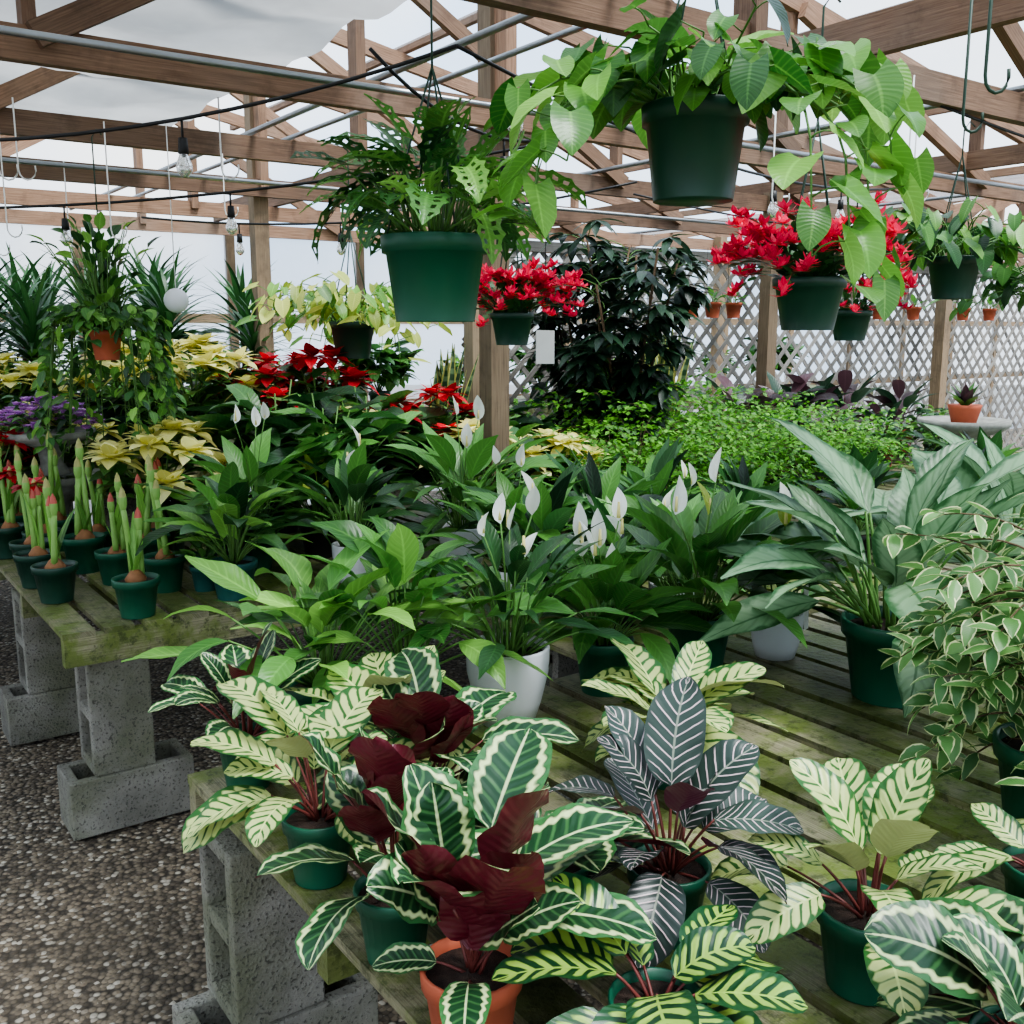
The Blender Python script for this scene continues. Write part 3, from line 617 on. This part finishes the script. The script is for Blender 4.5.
# ------------------------------------------------------------ hanging baskets
def hanger(m, rt, h, top, mat='wire_green', n=4):
    for k in range(n):
        th = k*2*math.pi/n+.5; m.tube([(math.cos(th)*rt, math.sin(th)*rt, h), (math.cos(th)*rt*.5, math.sin(th)*rt*.5, h+.2), (0, 0, h+.38)], .0025, .0025, mat, 4)
    m.tube([(0, 0, h+.37), (0, 0, top-.03), (.02, 0, top), (.04, 0, top-.02)], .003, .003, mat, 5)
def vine(m, p, az, e, L, step, lf, mats, grav=.22, prof='heart', heart=.22, wr=.72, wild=.25, pl=(.04, .08), nl=7, ns=4):
    p = Vector(p); pts = [p.copy()]; n = max(2, int(L/step))
    for k in range(n):
        p = p+Vector((math.cos(az)*math.cos(e), math.sin(az)*math.cos(e), math.sin(e)))*step; e = max(-1.45, e-grav); az += U(-wild, wild); pts.append(p.copy())
        a2 = az+(1 if k % 2 else -1)*U(.5, 1.3); q = m.stalk(p, a2, U(.2, .9), U(-.1, .4), U(*pl), .002, .0015, 'stem', 3)
        LL = lf*U(.65, 1.15); m.leaf(q, a2+U(-.3, .3), U(-1.2, -.1), LL, LL*wr, prof, U(.1, .7), .18, U(-.5, .5), R.choice(mats), nl, ns, .02, heart)
    m.tube(pts, .0035, .002, 'stem', 5)
PO = ['leaf_pothos', 'leaf_mid', 'leaf_pothos', 'leaf_dark']
m = MB(); m.pot((0, 0, 0), .115, .2, 'pot_dkgreen', .088); hanger(m, .11, .2, .52)
for i in range(18):
    az = i*2.4; vine(m, (math.cos(az)*.08, math.sin(az)*.08, .19), az, rad(U(25, 75)), U(.15, .32), .05, .10, PO, .3, wr=.8)
for az, L_, e_ in ((-.2, .38, 40), (-.6, .44, 30), (.2, .36, 35), (3.3, .38, 35), (3.9, .40, 20), (2.8, .36, 40), (-1.0, .58, 15), (-.8, .62, 10), (-.6, .62, 15), (3.6, .52, 20), (3.3, .46, 10)):
    vine(m, (math.cos(az)*.1, math.sin(az)*.1, .2), az, rad(e_), L_, .055, .105, ['leaf_pothos', 'leaf_pothos', 'leaf_bright', 'leaf_bright'], .28, wild=.12, wr=.8)
rosette(m, (0, 0, .19), 30, (.09, .12), .8, (.04, .15), (15, 88), 'leaf_pothos', prof='heart', heart=.22, spread=.07, drop=(30, 80), mats=PO+['leaf_bright'])
m.obj('hanging_pothos_basket', (.40, 2.3, 1.88))
m = MB(); m.pot((0, 0, 0), .125, .2, 'pot_green', .095); hanger(m, .12, .2, .76)
for k in range(2):
    rosette(m, (0, 0, .19), 46, (.10, .15), .68, (.08, .24), (8, 88), 'leaf_mid', prof='mons', heart=.2, spread=.09, drop=(10, 65), nl=12, ns=6, holes=True, mats=['leaf_mid', 'leaf_bright', 'leaf_mid', 'leaf_dark'])
m.obj('hanging_monstera_basket', (-.185, 2.46, 1.62))
def cactus(top, rt=.09, n=55, L=(3, 5), fl=.85):
    m = MB(); m.pot((0, 0, 0), rt, rt*1.45, 'pot_dkgreen', rt*.72); hanger(m, rt*.95, rt*1.45, top)
    for i in range(n):
        az = i*2.4+U(-.3, .3); e = rad(U(25, 90)); p = (math.cos(az)*rt*.5, math.sin(az)*rt*.5, rt*1.3)
        for k in range(R.randint(*L)):
            p = m.leaf(p, az, e, .036, .022, 'ellip', .2, .1, U(-.3, .3), 'leaf_dark', 4, 2); e -= .2
        if R.random() < fl:
            p = Vector(p)
            for ring in range(3):
                for k in range(6): m.leaf(p, k*1.05+ring*.5, U(-.3, 1.0), .032, .017, 'ovate', -.4, .1, 0, 'petal_pink', 4, 2)
                p = p+Vector((math.cos(az)*math.cos(e), math.sin(az)*math.cos(e), math.sin(e)))*.016
    return m
cactus(.85, .075, 105, (3, 6), .95).obj('hanging_holiday_cactus', (.0, 3.5, 1.55))
cactus(.8, .09, 120, (3, 6), .8).obj('hanging_holiday_cactus', (.755, 2.6, 1.6))
cactus(.85, .08, 40, (3, 5), .7).obj('hanging_holiday_cactus', (1.33, 4.0, 1.56))
def smallpothos(top, mats, k=16, lf=.09):
    m = MB(); m.pot((0, 0, 0), .1, .16, 'pot_dkgreen'); hanger(m, .095, .16, top)
    for i in range(k):
        az = i*2.4; vine(m, (math.cos(az)*.07, math.sin(az)*.07, .15), az, rad(U(25, 80)), U(.2, .42), .05, lf, mats, .28, nl=5, ns=2)
    return m
smallpothos(.66, ['leaf_mid', 'leaf_dark', 'leaf_bright'], 26, .1).obj('hanging_ivy_basket', (1.72, 4.0, 1.72))
smallpothos(.66, ['leaf_mid', 'leaf_mid', 'leaf_dark'], 24, .09).obj('hanging_ivy_basket', (2.25, 4.2, 1.56))
smallpothos(.9, ['leaf_lime', 'leaf_lime', 'leaf_bright'], 36, .08).obj('hanging_coleus_basket', (-.80, 5.1, 1.46), 0, 1.15)
m = MB(); m.pot((0, 0, 0), .065, .12, 'pot_terracotta'); hanger(m, .06, .12, .9)
for i in range(60):
    az = i*2.4; vine(m, (math.cos(az)*.04, math.sin(az)*.04, .12), az, rad(U(50, 90)), U(.3, .8) if not 3.9 < az % 6.283 < 5.5 else U(.15, .3), .04, .065, ['leaf_mid', 'leaf_dark', 'leaf_bright', 'leaf_bright'], .5, 'ovate', 0, .6, wild=.15, pl=(.01, .04), nl=5, ns=2)
rosette(m, (0, 0, .12), 120, (.05, .09), .6, (.08, .42), (55, 90), 'leaf_mid', prof='ovate', spread=.05, nl=4, ns=2, mats=['leaf_mid', 'leaf_bright', 'leaf_dark'])
m.obj('hanging_hoya_basket', (-1.66, 4.15, 1.48))
m = MB(); m.lathe([(0, -.05)]+[(.05*math.sin(t_), -.05*math.cos(t_)) for t_ in [i*.3 for i in range(1, 11)]], (0, 0, 0), 'pot_white', 20); m.tube([(0, 0, .05), (0, 0, .7)], .002, .002, 'tag', 4); m.obj('hanging_glass_globe', (-1.38, 4.2, 1.72))
m = MB(); m.pot((0, 0, 0), .055, .1, 'pot_terracotta'); rosette(m, (0, 0, .09), 14, (.05, .09), .4, (.02, .07), (10, 85), 'leaf_mid', prof='ovate', nl=4, ns=2)
m.tube([(0, .055, .085), (0, .06, .45)], .002, .002, 'wire_black', 4)
for i, b in enumerate((4.75, 4.95, 5.15, 6.75, 7.2, 7.9, 8.3, 5.68)):
    if i == 0: o = m.obj('hanging_terracotta_pot', T(b, 4.66, 1.68), TH)
    else: inst(o, T(b, 4.66, 1.68), TH)
m = MB(); m.beam((0, 0, 0), (0, .01, .12), .03, .002, 'tag'); m.obj('plant_label', (.80, 2.62, .8), .3)
m = MB(); m.beam((0, 0, 0), (0, .005, .13), .09, .004, 'sign_grey'); m.tube([(0, .005, .13), (0, .005, .9)], .0015, .0015, 'wire_black', 4); m.obj('hanging_sign', (.13, 3.98, 1.47))

# ------------------------------------------------------------ light, world, camera
w = bpy.data.worlds.new('sky'); bpy.context.scene.world = w; w.use_nodes = True; nt = w.node_tree
bg = nt.nodes['Background']; tc = nt.nodes.new('ShaderNodeTexCoord'); nz = nt.nodes.new('ShaderNodeTexNoise'); nz.inputs['Scale'].default_value = 2.5; nz.inputs['Detail'].default_value = 4
cr = nt.nodes.new('ShaderNodeValToRGB'); cr.color_ramp.elements[0].position = .4; cr.color_ramp.elements[0].color = (.5, .68, .92, 1); cr.color_ramp.elements[1].position = .65; cr.color_ramp.elements[1].color = (.95, .98, 1, 1)
nt.links.new(tc.outputs['Generated'], nz.inputs['Vector']); nt.links.new(nz.outputs[0], cr.inputs[0]); nt.links.new(cr.outputs[0], bg.inputs[0]); bg.inputs[1].default_value = 1.7
sd_ = bpy.data.lights.new('sun', 'SUN'); sd_.energy = 5.0; sd_.angle = rad(22); sd_.color = (.98, .99, 1)
so = bpy.data.objects.new('sun', sd_); bpy.context.scene.collection.objects.link(so); so.rotation_euler = (rad(12), rad(22), 0); so.location = (0, 0, 8)
cam = bpy.data.cameras.new('camera'); cam.lens = 36*1000/1024; cam.sensor_width = 36; cam.clip_start = .05
co = bpy.data.objects.new('camera', cam); bpy.context.scene.collection.objects.link(co); co.location = (0, 0, 1.6); co.rotation_euler = (rad(90-10.3), 0, 0)
bpy.context.scene.camera = co
try:
    vs_ = bpy.context.scene.view_settings; vs_.view_transform = 'AgX'; vs_.look = 'AgX - Medium High Contrast'; vs_.exposure = .5
except Exception as e: print(e)
